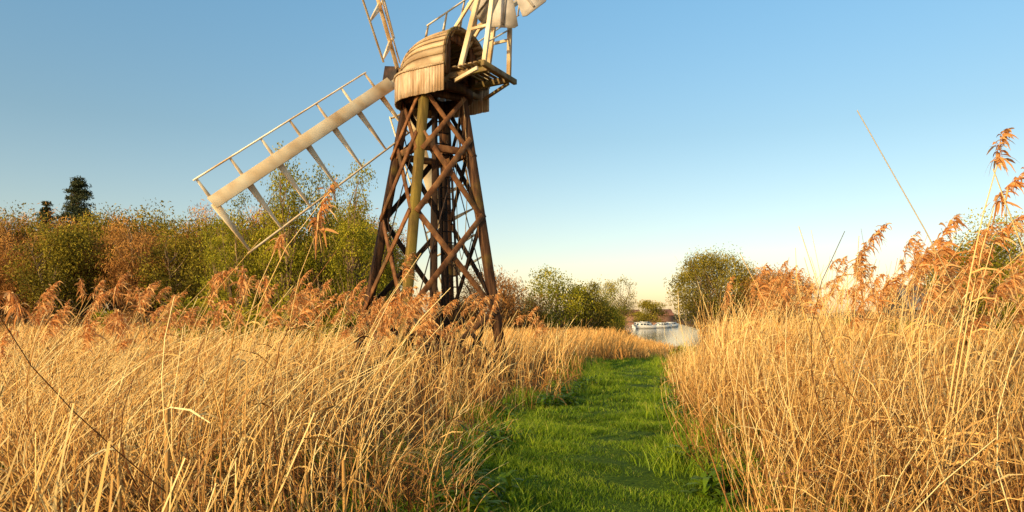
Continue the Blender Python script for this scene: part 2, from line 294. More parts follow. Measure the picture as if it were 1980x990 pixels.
def stem_mesh(seed,H,lean,bend):
    r=np.random.default_rng(seed); t=np.linspace(0,1,9)[None,:]
    P=np.stack([H*(-lean*(1-(1-t)**2)+bend*t**3),H*(.05*np.sin(t*4+seed)),H*t],-1)
    V,Q=tubes(P,(.0028*(1-.5*t)),4); A=Acc(); A.add(V,Q,np.full(len(V),.75))
    k=4; tl=np.linspace(0,1,5)[None,:]; z=r.uniform(.35,.85,k); sg=r.choice([-1,1],k); ln=r.uniform(.10,.17,k)
    i0=(z*8).astype(int); b=P[0,i0]
    PP=np.stack([b[:,0:1]+(sg*ln*.8)[:,None]*tl,b[:,1:2]+(r.normal(0,.1,k))[:,None]*tl,b[:,2:3]+(ln*.6)[:,None]*tl-(ln*r.uniform(.3,1,k))[:,None]*tl**2],-1)
    V,Q=strips(PP,.006*np.array([[.5,1,.9,.6,.05]])*np.ones((k,1)),np.tile([[0,.7,.7]],(k,1))); A.add(V,Q,np.full(len(V),.6))
    me=A.mesh('common_reed'); me.materials.append(M_reed); return me,P[0,-1]
ST=[stem_mesh(i,1.0,l,b) for i,(l,b) in enumerate([(.12,.22),(.3,.34),(.05,.15),(.2,.4),(.35,.2),(.0,.25)])]
def plumed(x,y,H,si,sc=1.,rz=0.,lab='slender dry reed with drooping feathery plume'):
    me,tip=ST[si]; o=mk_obj('common_reed',me,loc=(x,y,0),label=lab,category='reed',group='plumed reeds along the footpath'); o.scale=(H,H,H); o.rotation_euler=(0,0,rz)
    c=mk_obj('plume',PL[random.randrange(9)],parent=o,loc=tuple(tip)); s=sc/H; c.scale=(s,s,s*random.uniform(.8,1.2)); c.rotation_euler=(0,random.uniform(-.2,.6),random.uniform(-.9,.9))
for _ in range(106):
    y=random.uniform(4.9,11.5); x=random.uniform(-.76*y,-.10*y-.35)
    bump=.35*math.exp(-((x/y+.36)/.18)**2)
    H=max(1.3,float(hfun_left(np.array([x]),np.array([y]))[0]))+random.uniform(.0,.55)+bump*.7; plumed(x,y,H,random.randrange(6),random.uniform(.75,1.25),random.uniform(-.5,.5))
for _ in range(56):
    y=random.uniform(9,15.5); x=random.uniform(-.30*y,min(float(pl(y))-.5,.02*y)); plumed(x,y,random.uniform(1.35,2.05),random.randrange(6),random.uniform(.9,1.3),random.uniform(-.4,.4))
for _ in range(134):
    y=random.uniform(4.4,13); x0=float(pr(y))+.6; x=random.uniform(x0,min(float(rl(y)),.8*y+.6)) if .8*y+.6>x0 else x0+.2
    H=float(hfun_right(np.array([x]),np.array([y]))[0])+random.uniform(.2,.75); plumed(x,y,H,random.randrange(6),random.uniform(.8,1.35),random.uniform(-.5,.5))
for x,y,H,si in((2.66,4.15,2.62,2),(2.74,4.25,2.4,2),(2.72,4.2,2.15,2)): plumed(x,y,H,si,1.1,0,'very tall reed with a rust coloured plume')
for k,(x,y,H,lx,r_) in enumerate([(-2.02,4.0,1.18,.0,.016),(-.98,4.05,.86,-.02,.013),(-2.25,3.95,.95,-.03,.012),(-1.32,4.0,.80,.12,.014)]):
    t=np.linspace(0,1,7)[None,:]; P=np.stack([lx*t,0*t,H*t],-1); V,Q=tubes(P,r_*(1-.12*t+.1*np.sin(t*17)),6)
    A=Acc(); A.add(V,Q,np.full(len(V),.42)); V2,Q2=box_between((lx,0,H-.02),(lx+.02,0,H+.05),.014,.006,(0,1,0),.002); A.add(V2,Q2,np.full(8,.7))
    mk_obj('broken_stalk',A.mesh('broken_stalk'),loc=(x,y,0),mat=M_reed,label='thick broken dry stalk standing among reeds',category='stalk',group='broken stalks in the reed bed')
# ---------------------------------------------------------------- trees
def make_tree(seed,H,R,leafmat,zb=.25,ntips=70,lpt=90,lsize=.22,lw=.5,spread=.8,multi=1,flat=1.0,upw=0.0,asym=.25,trunk_r=None,cone=False,taper=0.,lv=.10):
    r=np.random.default_rng(seed); tr=trunk_r or H*.02
    A=Acc(); cz=H*(zb+(1-zb)*.5); hz=H*(1-zb)*.5
    cent=[]
    for mI in range(multi):
        ox=r.normal(0,.12*R) if multi>1 else 0; oy=r.normal(0,.12*R) if multi>1 else 0
        ex=r.normal(0,.3*R) if multi>1 else r.normal(0,.06*R); ey=r.normal(0,.3*R) if multi>1 else 0
        t=np.linspace(0,1,7)[None,:]; P=np.stack([ox+ex*t**1.5+.04*H*.3*np.sin(t*5+seed)*(not cone),oy+ey*t**1.5,H*.95*r.uniform(.8,1)*t-.1],-1)
        V,Q=tubes(P,tr*(1-.88*t)*(1 if multi==1 else .6),6); A.add(V,Q,r.random(len(V))); cent.append(P[0])
    nt_=ntips; u=norm(r.normal(0,1,(nt_,3))); lob=1+asym*np.sin(u[:,0]*3.1+seed)*np.cos(u[:,1]*2.7+seed*2)+asym*.6*np.sin(u[:,2]*5+u[:,0]*4+seed)
    rad=r.uniform(.35,1,nt_)**.5*lob
    T=np.stack([u[:,0]*R*rad,u[:,1]*R*rad,cz+u[:,2]*hz*rad*.95],-1)
    if taper>0:
        f=1-taper*np.clip((T[:,2]-H*zb)/(H*(1-zb)),0,1); T[:,0]*=f; T[:,1]*=f
    if cone:
        q=r.uniform(zb,1,nt_)**1.0; rr_=R*(1.04-q)/(1.04-zb)*r.uniform(.2,1.1,nt_)**.6*(1+.25*np.sin(q*30)); an=r.uniform(0,6.28,nt_); T=np.stack([np.cos(an)*rr_,np.sin(an)*rr_,q*H-.15*rr_],-1)
    T[:,2]=np.clip(T[:,2],H*zb*.7,H*1.04)
    for k in range(nt_):
        c=cent[r.integers(0,multi)]; zt=T[k,2]; zs=np.clip(zt-(.35+upw)*np.hypot(T[k,0],T[k,1])-.08*H,H*.12,H*.85) if not cone else zt
        f=np.clip((zs+.1)/(H*.9),0,.99)*6; i0=int(f); b=c[i0]+(c[i0+1]-c[i0])*(f-i0)
        t=np.linspace(0,1,5)[None,:]; mid=r.normal(0,.05*R,3); P=b[None,None,:]+(T[k]-b)[None,None,:]*t[...,None]+mid*np.sin(t*3.14)[...,None]; P[...,2]-=.06*R*np.sin(t*3.14)
        V,Q=tubes(P,tr*.28*(1-.85*t),4); A.add(V,Q,r.random(len(V)))
    wood=A.mesh('trunk'); wood.materials.append(M_bark)
    n=nt_*lpt; ci=np.repeat(np.arange(nt_),lpt); sp=spread*r.uniform(.6,1.3,nt_)[ci]
    if cone: sp=sp*(.4+.6*(1.05-T[ci,2]/H)/(1.05-zb))
    o=r.normal(0,1,(n,3)); o[:,2]*=.75*flat; o/=np.maximum(1,np.linalg.norm(o,axis=1,keepdims=True)/1.9)
    C=T[ci]+o*sp[:,None]*.5
    C[:,2]=np.maximum(C[:,2],.1)
    d=norm(r.normal(0,1,(n,3))+np.array([0,0,upw*1.5])); e=norm(np.cross(d,r.normal(0,1,(n,3)))); s=lsize*r.uniform(.5,1.4,n)[:,None]
    V=np.stack([C-d*s*.5,C+e*s*.5*lw,C+d*s*.5,C-e*s*.5*lw],1).reshape(-1,3); Q=np.arange(n*4).reshape(n,4)
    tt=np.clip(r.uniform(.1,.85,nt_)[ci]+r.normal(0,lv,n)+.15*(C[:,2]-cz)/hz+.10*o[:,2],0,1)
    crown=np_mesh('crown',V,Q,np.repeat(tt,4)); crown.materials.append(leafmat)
    return wood,crown
def put_tree(T,x,y,s=1.,sz=1.,rz=None,name='tree',label='',cat='tree',group=None,z=0):
    o=mk_obj(name,None,loc=(x,y,z),label=label,category=cat); o.scale=(s,s,s*sz); o.rotation_euler=(0,0,random.uniform(0,6.28) if rz is None else rz); o.empty_display_size=.5
    if group: o['group']=group
    mk_obj('trunk',T[0],parent=o); mk_obj('crown',T[1],parent=o)
    return o
rust=[make_tree(100+i,12,3.7,M_leafo,.20,75,200,.42,.16,1.9,upw=.6,trunk_r=.36,multi=2,asym=.25) for i in range(3)]
oliv=[make_tree(120+i,12,3.6,M_leafy,.16,70,190,.25,.5,1.9,upw=.4,trunk_r=.34,multi=2,asym=.25) for i in range(2)]
grn=[make_tree(130+i,11,3.6,M_leafg,.08,75,150,.22,.5,1.7,trunk_r=.2,asym=.25) for i in range(1)]
pine=make_tree(140,20,4.2,M_leafd,.40,170,120,.36,.28,1.5,flat=.55,trunk_r=.3,cone=True)
fir=make_tree(141,17,2.7,M_leafd,.30,120,100,.34,.28,1.1,flat=.5,trunk_r=.22,cone=True)
G='spring woodland trees at the marsh edge'
def lab_(T): return 'bare rust brown woodland tree at marsh edge' if T in rust else 'olive green budding tree at marsh edge'
def pick():
    v=random.random(); return random.choice(rust) if v<.60 else (random.choice(oliv) if v<.95 else grn[0])
for k in range(18):
    x=-64+k*2.85+random.uniform(-.9,.9); T=pick()
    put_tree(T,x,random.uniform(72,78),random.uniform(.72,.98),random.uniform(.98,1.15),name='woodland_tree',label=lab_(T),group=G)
for k in range(23):
    x=-80+k*2.85+random.uniform(-1,1); T=pick()
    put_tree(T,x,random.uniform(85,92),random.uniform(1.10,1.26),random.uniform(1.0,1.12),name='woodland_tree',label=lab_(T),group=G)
put_tree(pine,-61.0,96,1.07,1.,0,'pine_tree','dark spreading pine rising above the woodland')
put_tree(fir,-65.5,96,1.06,1.,0,'fir_tree','dark narrow conifer behind brown woodland')
bushg=make_tree(150,2.6,1.7,M_leafg,.0,40,100,.16,.5,.75,multi=3,trunk_r=.05)
busho=make_tree(151,2.8,1.9,M_leafo,.0,40,100,.25,.25,.75,multi=3,trunk_r=.05,upw=.4)
for k in range(11):
    put_tree(random.choice([bushg,bushg,busho]),-57+k*4+random.uniform(-1,1),random.uniform(65,69),random.uniform(.6,1.0),name='bush',label='low leafy bush at the edge of the wood',cat='bush',group='bushes below the woodland')
alder=[make_tree(160+i,10,2.0,M_leafg,.03,110,84,.14,.45,.75,multi=5,upw=1.4,trunk_r=.12,asym=.45,taper=.55,lv=.12) for i in range(3)]
for x,y,s,v in((-16.6,39,.74,0),(-15.0,38,.84,1),(-13.4,38.5,.93,2),(-12.1,37,1.04,0),(-10.7,38,.90,1),(-8.6,37.5,.96,2),(-17.8,42,.70,1),(-11.6,44,.96,1),(-7.2,41,.68,2),(-9.7,43,.85,0),(-14.6,42,.8,2)):
    put_tree(alder[v],x,y,s*random.uniform(.97,1.05),1,name='young_alder_tree',label='slender multi-stemmed tree with fresh green leaves',group='young green trees behind the mill')
for x,y,s in((-16,36,1.1),(-13.5,35.5,.9),(-11,36,1.1),(-9,36.5,.8)):
    put_tree(bushg,x,y,s,1,name='bush',label='leafy green undergrowth below young trees',cat='bush',group='undergrowth behind the mill')
ru=make_tree(170,5.2,2.4,M_leafo,.05,90,110,.24,.2,1.0,multi=4,upw=.8,trunk_r=.08)
put_tree(ru,-1.5,46,.95,1,name='bare_shrub',label='reddish bare shrub behind the windmill',cat='shrub')
put_tree(ru,.6,50,.8,.8,name='bare_shrub',label='reddish bare shrub behind the windmill',cat='shrub')
put_tree(ru,-4.4,48,.8,.8,name='bare_shrub',label='reddish bare shrub behind the windmill',cat='shrub')
cw=[make_tree(171+i,5.4,2.4,M_leafg,.02,100,100,.15,.5,.9,multi=5,upw=.8,trunk_r=.08,asym=.35,taper=.2) for i in range(2)]
cy=make_tree(176,5.4,2.4,M_leafy,.02,90,100,.16,.5,.9,multi=5,upw=.8,trunk_r=.08,asym=.35,taper=.2)
for x,y,s,T in((3.4,52,1.02,cw[0]),(6.0,54,.85,cy),(7.4,57,.72,cw[1]),(1.8,56,.6,cw[1]),(9.0,64,.55,cy),(11.0,72,.45,cw[0])):
    put_tree(T,x,y,s,1,name='willow_bush',label='bushy yellow green willow near the river bank',cat='bush',group='willow bushes by the river')
put_tree(bushg,6.4,25.5,.30,.9,name='bush',label='small green bush at the end of the path',cat='bush')
spw=make_tree(174,7,2.0,M_leafy,.1,60,80,.20,.3,.9,multi=3,upw=.8,trunk_r=.12)
put_tree(spw,12.6,80,.98,1,name='thin_willow_tree',label='thin half bare willow on river bank')
bigw=make_tree(180,10.8,5.6,M_leafw,.02,150,210,.30,.32,1.9,multi=5,upw=.6,trunk_r=.3,asym=.08)
put_tree(bigw,27.2,92,1.,1,0,'willow_tree','big rounded willow tree on far river bank')
put_tree(ru,35,92,1.6,1,name='bare_shrub',label='reddish bare tree beside the round willow',cat='shrub')
put_tree(ru,38.5,94,1.5,1,name='bare_shrub',label='reddish bare tree beside the round willow',cat='shrub')
put_tree(ru,32.5,90,1.5,1,name='bare_shrub',label='reddish bare tree beside the round willow',cat='shrub')
put_tree(grn[0],30.0,43,.70,1,name='bank_tree',label='green leafy tree on far river bank')
put_tree(grn[0],33.0,46,.72,1,name='bank_tree',label='green leafy tree on far river bank')
put_tree(oliv[0],27.8,42.5,.55,1,name='bank_tree',label='olive budding tree on far river bank')
put_tree(rust[1],36,48,.62,1,name='bank_tree',label='rust brown tree on far river bank')
for k in range(9):
    put_tree(random.choice([bushg,busho]),27.5+random.uniform(0,3)+k*.5,30+k*5.5,random.uniform(.55,.85),name='bush',label='scrubby bush on far river bank',cat='bush',group='scrub on the far bank')
sm=make_tree(190,8,3.4,M_leafw,.08,50,120,.4,.5,1.7,trunk_r=.2)
put_tree(sm,38,185,.9,.9,name='distant_tree',label='small rounded tree by the moorings')
put_tree(sm,33,240,1.0,.7,name='distant_tree',label='small rounded tree by the moorings')
put_tree(sm,44,230,.8,.6,name='distant_tree',label='small rounded tree by the moorings')
r=np.random.default_rng(5); n=50000; X_=r.uniform(-330,520,n); hgt=4+2.2*np.sin(X_*.05)+1.6*np.sin(X_*.17+1)+1.2*np.sin(X_*.6); C=np.stack([X_,r.uniform(500,540,n),r.uniform(0,1,n)*np.maximum(hgt,2)],-1)
d=norm(r.normal(0,1,(n,3))); e=norm(np.cross(d,r.normal(0,1,(n,3)))); V=np.stack([C-d,C+e*.7,C+d,C-e*.7],1).reshape(-1,3)
me=np_mesh('distant_wood',V,np.arange(n*4).reshape(n,4),np.repeat(r.random(n),4)); mk_obj('distant_wood',me,mat=M_far,kind='stuff',label='low distant line of trees on the horizon')
# ---------------------------------------------------------------- windmill
MX,MY=-2.20,18.0
mill=mk_obj('windmill',None,loc=(MX,MY,0),label='timber trestle drainage windmill with white lattice sails',category='windmill')
al=math.radians(-12); corner=lambda k,R:np.array([R*math.cos(al+k*math.pi/2),R*math.sin(al+k*math.pi/2)])
Rz=lambda z:2.10-.180*z
def cp(k,z): c=corner(k,Rz(z)); return np.array([c[0]+.020*z,c[1],z])
def part(name,lst,mat,parent=mill,bw=.004,**p):
    o=mk_obj(name,boxes_mesh(name,lst),parent=parent,mat=mat,**p); bevel(o,bw); return o
for k in range(4):
    up=np.append(corner((k),1)+corner(k+1,1),0)
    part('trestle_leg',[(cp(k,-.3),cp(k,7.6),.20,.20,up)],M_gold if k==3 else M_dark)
for k in range(4):
    nrm=corner(k,1)+corner(k+1,1); nrm=np.append(nrm/np.linalg.norm(nrm),0)
    for a_,b_ in ((0,1.95),(1.85,4.35),(4.3,6.35),(5.9,7.4)):
        for j,(p,q,off) in enumerate(((cp(k,a_),cp(k+1,b_),.127),(cp(k+1,a_),cp(k,b_),.078))):
            wd=.14 if a_<5 else .11; of=off+(.0 if a_<5 else .014)
            part('cross_brace',[(p+nrm*of,q+nrm*of,.045,wd,np.cross(nrm,q-p))],M_brace if k in(2,3) else M_inner)  # far-face braces take the dark timber, their shade put into the colour
    c0=cp(k,6.0);c1=cp(k+1,6.0); e_=(c1-c0)/np.linalg.norm(c1-c0)
    part('ring_beam',[(c0+e_*.09,c1-e_*.09,.11,.17,(0,0,1))],M_brace)
    p,q=cp(k,.8),cp(k+1,6.8); V,Q=tubes(np.array([[p+nrm*.02,q+nrm*.02]]),np.full((1,2),.016),6); A=Acc();A.add(V,Q); mk_obj('tie_rod',A.mesh('tie_rod'),parent=mill,mat=M_iron)
    p,q=cp(k,4.5),cp(k+1,1.2); V,Q=tubes(np.array([[p-nrm*.03,q-nrm*.03]]),np.full((1,2),.014),6); A=Acc();A.add(V,Q); mk_obj('tie_rod',A.mesh('tie_rod'),parent=mill,mat=M_iron)
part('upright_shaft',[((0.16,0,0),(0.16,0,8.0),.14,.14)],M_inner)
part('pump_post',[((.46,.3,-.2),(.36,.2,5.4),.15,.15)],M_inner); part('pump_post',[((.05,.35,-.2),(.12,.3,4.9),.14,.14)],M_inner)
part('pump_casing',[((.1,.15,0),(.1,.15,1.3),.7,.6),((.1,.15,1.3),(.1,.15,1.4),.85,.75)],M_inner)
lad=[]; p0=np.array([.75,-.55,0]); p1=np.array([.38,-.25,7.0]); sd=np.array([.17,.08,0])
lad+=[(p0-sd,p1-sd,.035,.06),(p0+sd,p1+sd,.035,.06)]
for t_ in np.linspace(.03,.97,24): c=p0+(p1-p0)*t_; lad.append((c-sd,c+sd,.03,.03,(0,1,0)))
part('ladder',lad,M_inner,bw=.004)
part('top_frame',[(cp(k,7.42)*[1.1,1.1,1],cp(k+1,7.42)*[1.1,1.1,1],.14,.16,(0,0,1)) for k in range(4)],M_dark)
ph=math.radians(60); u=np.array([math.cos(ph),math.sin(ph),0]); nn=np.array([-math.sin(ph),math.cos(ph),0])
CO=np.array([.31,0,0])
V=[];Q=[]
for i in range(48):
    an=i*2*math.pi/48
    for rr_,zz in((.78,7.45),(.95,7.45),(.95,7.66),(.78,7.66)): V.append((CO[0]*.7+rr_*math.cos(an),rr_*math.sin(an),zz))
    for j in range(4): Q.append([i*4+j,i*4+(j+1)%4,((i+1)%48)*4+(j+1)%4,((i+1)%48)*4+j])
mk_obj('slewing_ring',np_mesh('slewing_ring',V,Q),parent=mill,mat=M_dark)
s0,s1=-.85,1.08; zsk=7.90; W0=.98
def hw(s):
    f=(s-s0)/(s1-s0); return W0*(1-.60*max(0,(f-.35)/.65)**2.4)*(1-.04*max(0,(.25-f)/.25))
def ht(s):
    f=(s-s0)/(s1-s0); return 1.13-.10*f-.58*max(0,(f-.20)/.80)**2.6
def cpos(s,lat,z): p=nn*s+u*lat; return np.array([p[0]+CO[0],p[1],z])
A=Acc(); NS=17; nb=9
ss=np.linspace(s0,s1,NS)
def prof(s,th,o):
    w=hw(s)+o; h=ht(s)+o; c,sn=math.cos(th),math.sin(th); e=.74
    return cpos(s,w*math.copysign(abs(c)**e,c),zsk+h*abs(sn)**e)
edges=np.linspace(0,math.pi,nb*2+1)
for j in range(nb*2):
    a0_,a1_=edges[j],edges[j+1]
    if j>=nb: a0_,a1_=a1_,a0_
    V=[];Q=[]; jt=rng.normal(0,.004)
    for s in ss:
        for q in range(3):
            th=a0_+(a1_*1.0-a0_)*(q/2)*1.10; V.append(prof(s,th,.045+jt-.034*q/2))
        V.append(prof(s,a0_,0))
    for i in range(NS-1):
        b_=i*4;c_=b_+4
        Q+=[[b_,b_+1,c_+1,c_],[b_+1,b_+2,c_+2,c_+1],[b_+3,b_,c_,c_+3],[b_+2,b_+3,c_+3,c_+2]]
    Q+=[[0,3,2,1],[len(V)-4,len(V)-3,len(V)-2,len(V)-1]]
    A.add(np.array(V),np.array(Q),np.full(len(V),rng.uniform(.15,1)))
cap=mk_obj('cap',A.mesh('cap'),parent=mill,mat=M_cap,label='boat shaped weatherboarded cap')
V0=cpos(s1-.01,0,zsk-.1); n_=22; fv=[];fq=[]
for i in range(n_):
    k=len(fv); a_=prof(s1-.01,math.pi*i/n_,0); b_=prof(s1-.01,math.pi*(i+1)/n_,0); fv+=[V0,a_,b_,V0*.5+b_*.5]; fq.append([k,k+1,k+2,k+3])
mk_obj('gable',np_mesh('gable',fv,fq),parent=cap,mat=M_cap)
def plan(f):
    if f<.3: s=s0+(.25-s0)*(f/.3); return s,1.02
    if f>.7: s=s0+(.25-s0)*((1-f)/.3); return s,-1.02
    an=(f-.3)/.4*math.pi; return .25+.93*math.sin(an),1.02*math.cos(an)
A=Acc(); nbz=44
for j in range(nbz):
    f0,f1=j/nbz,(j+1)/nbz; p=plan(f0);q=plan(f1-.0009); V=[]
    zb=7.28+rng.normal(0,.006)
    for (s,l) in(p,q):
        for oo,z in((0,zb),(.03,zb),(.03,zsk+.06),(0,zsk+.06)):
            d=np.array([s,l]); d=d/np.linalg.norm(d); V.append(cpos(s+d[0]*oo,l+d[1]*oo,z))
    Q=[[0,1,5,4],[1,2,6,5],[2,3,7,6],[3,0,4,7],[0,3,2,1],[4,5,6,7]]
    A.add(np.array(V),np.array(Q),np.full(8,rng.uniform(.35,.9)))
sk=mk_obj('skirt',A.mesh('skirt'),parent=cap,mat=M_skirt,label='pale vertical boarded skirt')
A=Acc()
for j in range(60):
    p=plan(j/60);q=plan((j+1)/60); V,Q=box_between(cpos(p[0]*1.03,p[1]*1.04,zsk+.04),cpos(q[0]*1.03,q[1]*1.04,zsk+.04),.03,.05); A.add(V,Q,np.full(8,.6))
mk_obj('trim_band',A.mesh('trim_band'),parent=cap,mat=M_cap)
A=Acc(); lat=np.linspace(-.9,.9,13)
for i in range(12):
    c=(lat[i]+lat[i+1])/2
    top=zsk+ht(s0)*max(0,1-(abs(c)/(hw(s0)))**2.5)**.42-.05
    zb=7.85 if abs(c)>.38 else 8.75
    if top>zb+.05: V,Q=box_between(cpos(s0+.22,c,zb),cpos(s0+.22,c,top),.145,.03,nn); A.add(V,Q,np.full(8,rng.random()))
mk_obj('end_wall',A.mesh('end_wall'),parent=cap,mat=M_brace)
A=Acc()
for i in range(20):
    p=prof(s0+.02,math.pi*i/20,.05);q=prof(s0+.02,math.pi*(i+1)/20,.05); V,Q=box_between(p,q,.05,.05,nn); A.add(V,Q,np.full(8,.4))
mk_obj('arch_rib',A.mesh('arch_rib'),parent=cap,mat=M_mossw)
part('cap_frame',[(cpos(-1.80,-.48,7.82),cpos(1.0,-.48,7.8),.11,.15),(cpos(-1.80,.48,7.82),cpos(1.0,.48,7.8),.11,.15),(cpos(.6,-.9,7.66),cpos(.6,.9,7.66),.12,.12),(cpos(-.6,-.9,7.66),cpos(-.6,.9,7.66),.12,.12)],M_mossw)
st=[]
for s in np.linspace(-1.72,-.95,6): st.append((cpos(s,-.74,7.925),cpos(s,.74,7.925),.10,.03,(0,0,1)))
st+=[(cpos(-1.82,-.80,7.84),cpos(-1.82,.80,7.84),.10,.13),(cpos(-.9,.7,7.50),cpos(-1.78,.52,7.74),.07,.07)]
part('fan_stage',st,M_mossw)
part('stage_strut',[(cpos(-.88,-.6,7.62),cpos(-1.70,-.83,7.72),.06,.09)],M_white)
for sg in(-1,1):
    part('fan_post',[(cpos(-1.74,sg*.60,7.9),cpos(-1.95,sg*.34,10.4),.08,.11,nn)],M_white)
    part('fan_post',[(cpos(-1.05,sg*.60,7.9),cpos(-1.60,sg*.34,10.3),.09,.13,nn)],M_white)
    part('post_rail',[(cpos(-1.78,sg*.52,8.85),cpos(-1.25,sg*.52,8.85),.045,.07)],M_white)
    part('post_rail',[(cpos(-.6,sg*.42,8.85),cpos(-1.55,sg*.40,9.95),.06,.08)],M_white)
part('post_rail',[(cpos(-1.76,-.56,8.4),cpos(-1.80,.5,9.1),.03,.05,nn)],M_white)
hubF=cpos(-2.06,0,10.22)
fan=mk_obj('fantail',None,parent=mill,loc=tuple(hubF))
A=Acc(); V,Q=tubes(np.array([[u*-.5,u*.5]]),np.full((1,2),.06),10); A.add(V,Q); V,Q=tubes(np.array([[u*-.1,u*.1]]),np.full((1,2),.17),12); A.add(V,Q); mk_obj('fan_hub',A.mesh('fan_hub'),parent=fan,mat=M_iron)
for i in range(8):
    an=i*math.pi/4+.12; d=nn*math.cos(an)+np.array([0,0,1])*math.sin(an); e=np.cross(u,d); tw=norm(e*.94-u*.34)
    A=Acc(); V,Q=box_between(d*.1,d*1.2,.05,.05,u); A.add(V,Q,np.full(8,.5))
    pts=[]
    for rr_,w,cc in((.42,.13,0),(.85,.27,0),(1.20,.37,0),(1.26,.28,0)):
        for sx in(-1,1): pts.append(d*rr_+tw*w*sx+u*.04)
    pts=np.array(pts); th=np.cross(tw,d)*.012; V=np.concatenate([pts-th,pts+th])
    Q=[[0,1,3,2],[2,3,5,4],[4,5,7,6],[8,10,11,9],[10,12,13,11],[12,14,15,13],[0,8,9,1],[6,7,15,14],[0,2,10,8],[2,4,12,10],[4,6,14,12],[1,9,11,3],[3,11,13,5],[5,13,15,7]]
    A.add(V,np.array(Q),np.full(16,rng.uniform(.4,.9))); mk_obj('fan_blade',A.mesh('fan_blade'),parent=fan,mat=M_fanbl)
# sails
tau=math.radians(12); hub=nn*1.5+np.array([CO[0]+.12,0,8.28]); vv=-nn*math.sin(tau)+np.array([0,0,math.cos(tau)]); axn=nn*math.cos(tau)+np.array([0,0,1])*math.sin(tau)
V,Q=tubes(np.array([[hub-axn*2.4,hub+axn*.3]]),np.full((1,2),.17),10); A=Acc();A.add(V,Q,np.full(len(V),.5)); mk_obj('windshaft',A.mesh('windshaft'),parent=mill,mat=M_dark)
part('canister',[(hub-axn*.05,hub+axn*.4,.5,.5,vv)],M_iron)
a0=math.radians(39)
dA=-math.cos(a0)*u-math.sin(a0)*vv; dC=-math.sin(a0)*u+math.cos(a0)*vv
def bdir(tr,deg): t_=math.radians(deg); return tr*math.cos(t_)-axn*math.sin(t_)
for d,tr in((dA,-dC),(-dC,-dA),(-dA,dC),(dC,dA)):
    LS=6.74; r0=.95; T0,T1=30,20
    o=part('sail',[(hub+d*0,hub+d*(LS-.3),.11,.14,bdir(tr,42),.07,.09)] ,M_white)
    bb=bdir(tr,42); nb_=norm(np.cross(bb,d))
    if nb_@axn>0: nb_=-nb_
    part('whip_board',[(hub+d*.45+nb_*.105,hub+d*(LS)+nb_*.075,.36,.035,nb_,.29,.03)],M_white,parent=o)
    fr=[]; n=7
    for i in range(n):
        r_=r0+(LS-.08-r0)*i/(n-1); b_=bdir(tr,T0+(T1-T0)*i/(n-1))
        c=hub+d*r_
        fr.append((c,c-b_*.60,.04,.08,d,.03,.05)); fr.append((c,c+b_*1.27,.045,.18,d,.03,.045))
    part('sail_bar',fr,M_white,parent=o,bw=.004)
    b0,b1=bdir(tr,T0),bdir(tr,T1)
    e0=hub+d*(r0-.06); e1=hub+d*LS
    part('sail_rail',[(e0-b0*.60,e1-b1*.60,.03,.045,axn),(e0+b0*1.27,e1+b1*1.27,.035,.05,axn)],M_white,parent=o,bw=.004)
t=np.linspace(0,1,24)[None,:]
for sg in(-1,1):
    P=np.stack([.90+.14*sg*np.sin(t*math.pi)**.6,-.35+0*t,7.4-4.2*t],-1); V,Q=tubes(P,np.full((1,24),.010),5); A=Acc();A.add(V,Q,np.full(len(V),.8)); mk_obj('chain',A.mesh('chain'),parent=mill,mat=M_mossw)
# ---------------------------------------------------------------- boats
def simple_mat(name,c,rough=.35,met=0):
    m,nt,b=mat_base(name); n=nt.nodes.new('ShaderNodeTexNoise'); n.inputs['Scale'].default_value=3; n.inputs['Detail'].default_value=5
    r=ramp(nt,[(.3,tuple(v*.85 for v in c)),(.7,c)]); nt.links.new(n.outputs[0],r.inputs[0]); nt.links.new(r.outputs[0],b.inputs['Base Color']); b.inputs['Roughness'].default_value=rough; return m
M_boat=simple_mat('white_gelcoat',(.8,.74,.66)); M_glass=simple_mat('dark_window_glass',(.03,.04,.05),.1)
M_brick=simple_mat('brick_wall',(.32,.16,.10),.9); M_roof=simple_mat('clay_roof',(.30,.12,.07),.9); M_slate=simple_mat('grey_felt_roof',(.22,.18,.15),.9); M_shed=simple_mat('tarred_boards',(.09,.06,.04),.9)
sec=[(-4,1.25,.95),(-2.5,1.4,.95),(0,1.45,1.0),(2.2,1.15,1.1),(3.5,.55,1.22),(4.2,.04,1.3)]
V=[];Q=[]
for yy,w,z in sec:
    V+=[(-w,yy,z),(-w*.93,yy,.25),(-w*.5,yy,-.2),(w*.5,yy,-.2),(w*.93,yy,.25),(w,yy,z)]
for i in range(5):
    for j in range(6): a_=i*6+j; b_=i*6+(j+1)%6; Q.append([a_,b_,b_+6,a_+6])
Q+=[[0,1,4,5],[1,2,3,4]]
hull=np_mesh('hull',V,Q); hull.materials.append(M_boat)
def cabin(h,l0,l1,w):
    V=[(-w,l0,.97),(w,l0,.97),(w*.8,l1,1.05),(-w*.8,l1,1.05),(-w*.85,l0+.15,h),(w*.85,l0+.15,h),(w*.65,l1-1.0,h*.97),(-w*.65,l1-1.0,h*.97)]
    m=np_mesh('cabin',V,[[0,1,2,3],[4,7,6,5],[0,4,5,1],[1,5,6,2],[2,6,7,3],[3,7,4,0]]); m.materials.append(M_boat); return m
cb=[cabin(1.95,-2.9,2.6,1.2),cabin(1.75,-1.5,2.7,1.15)]
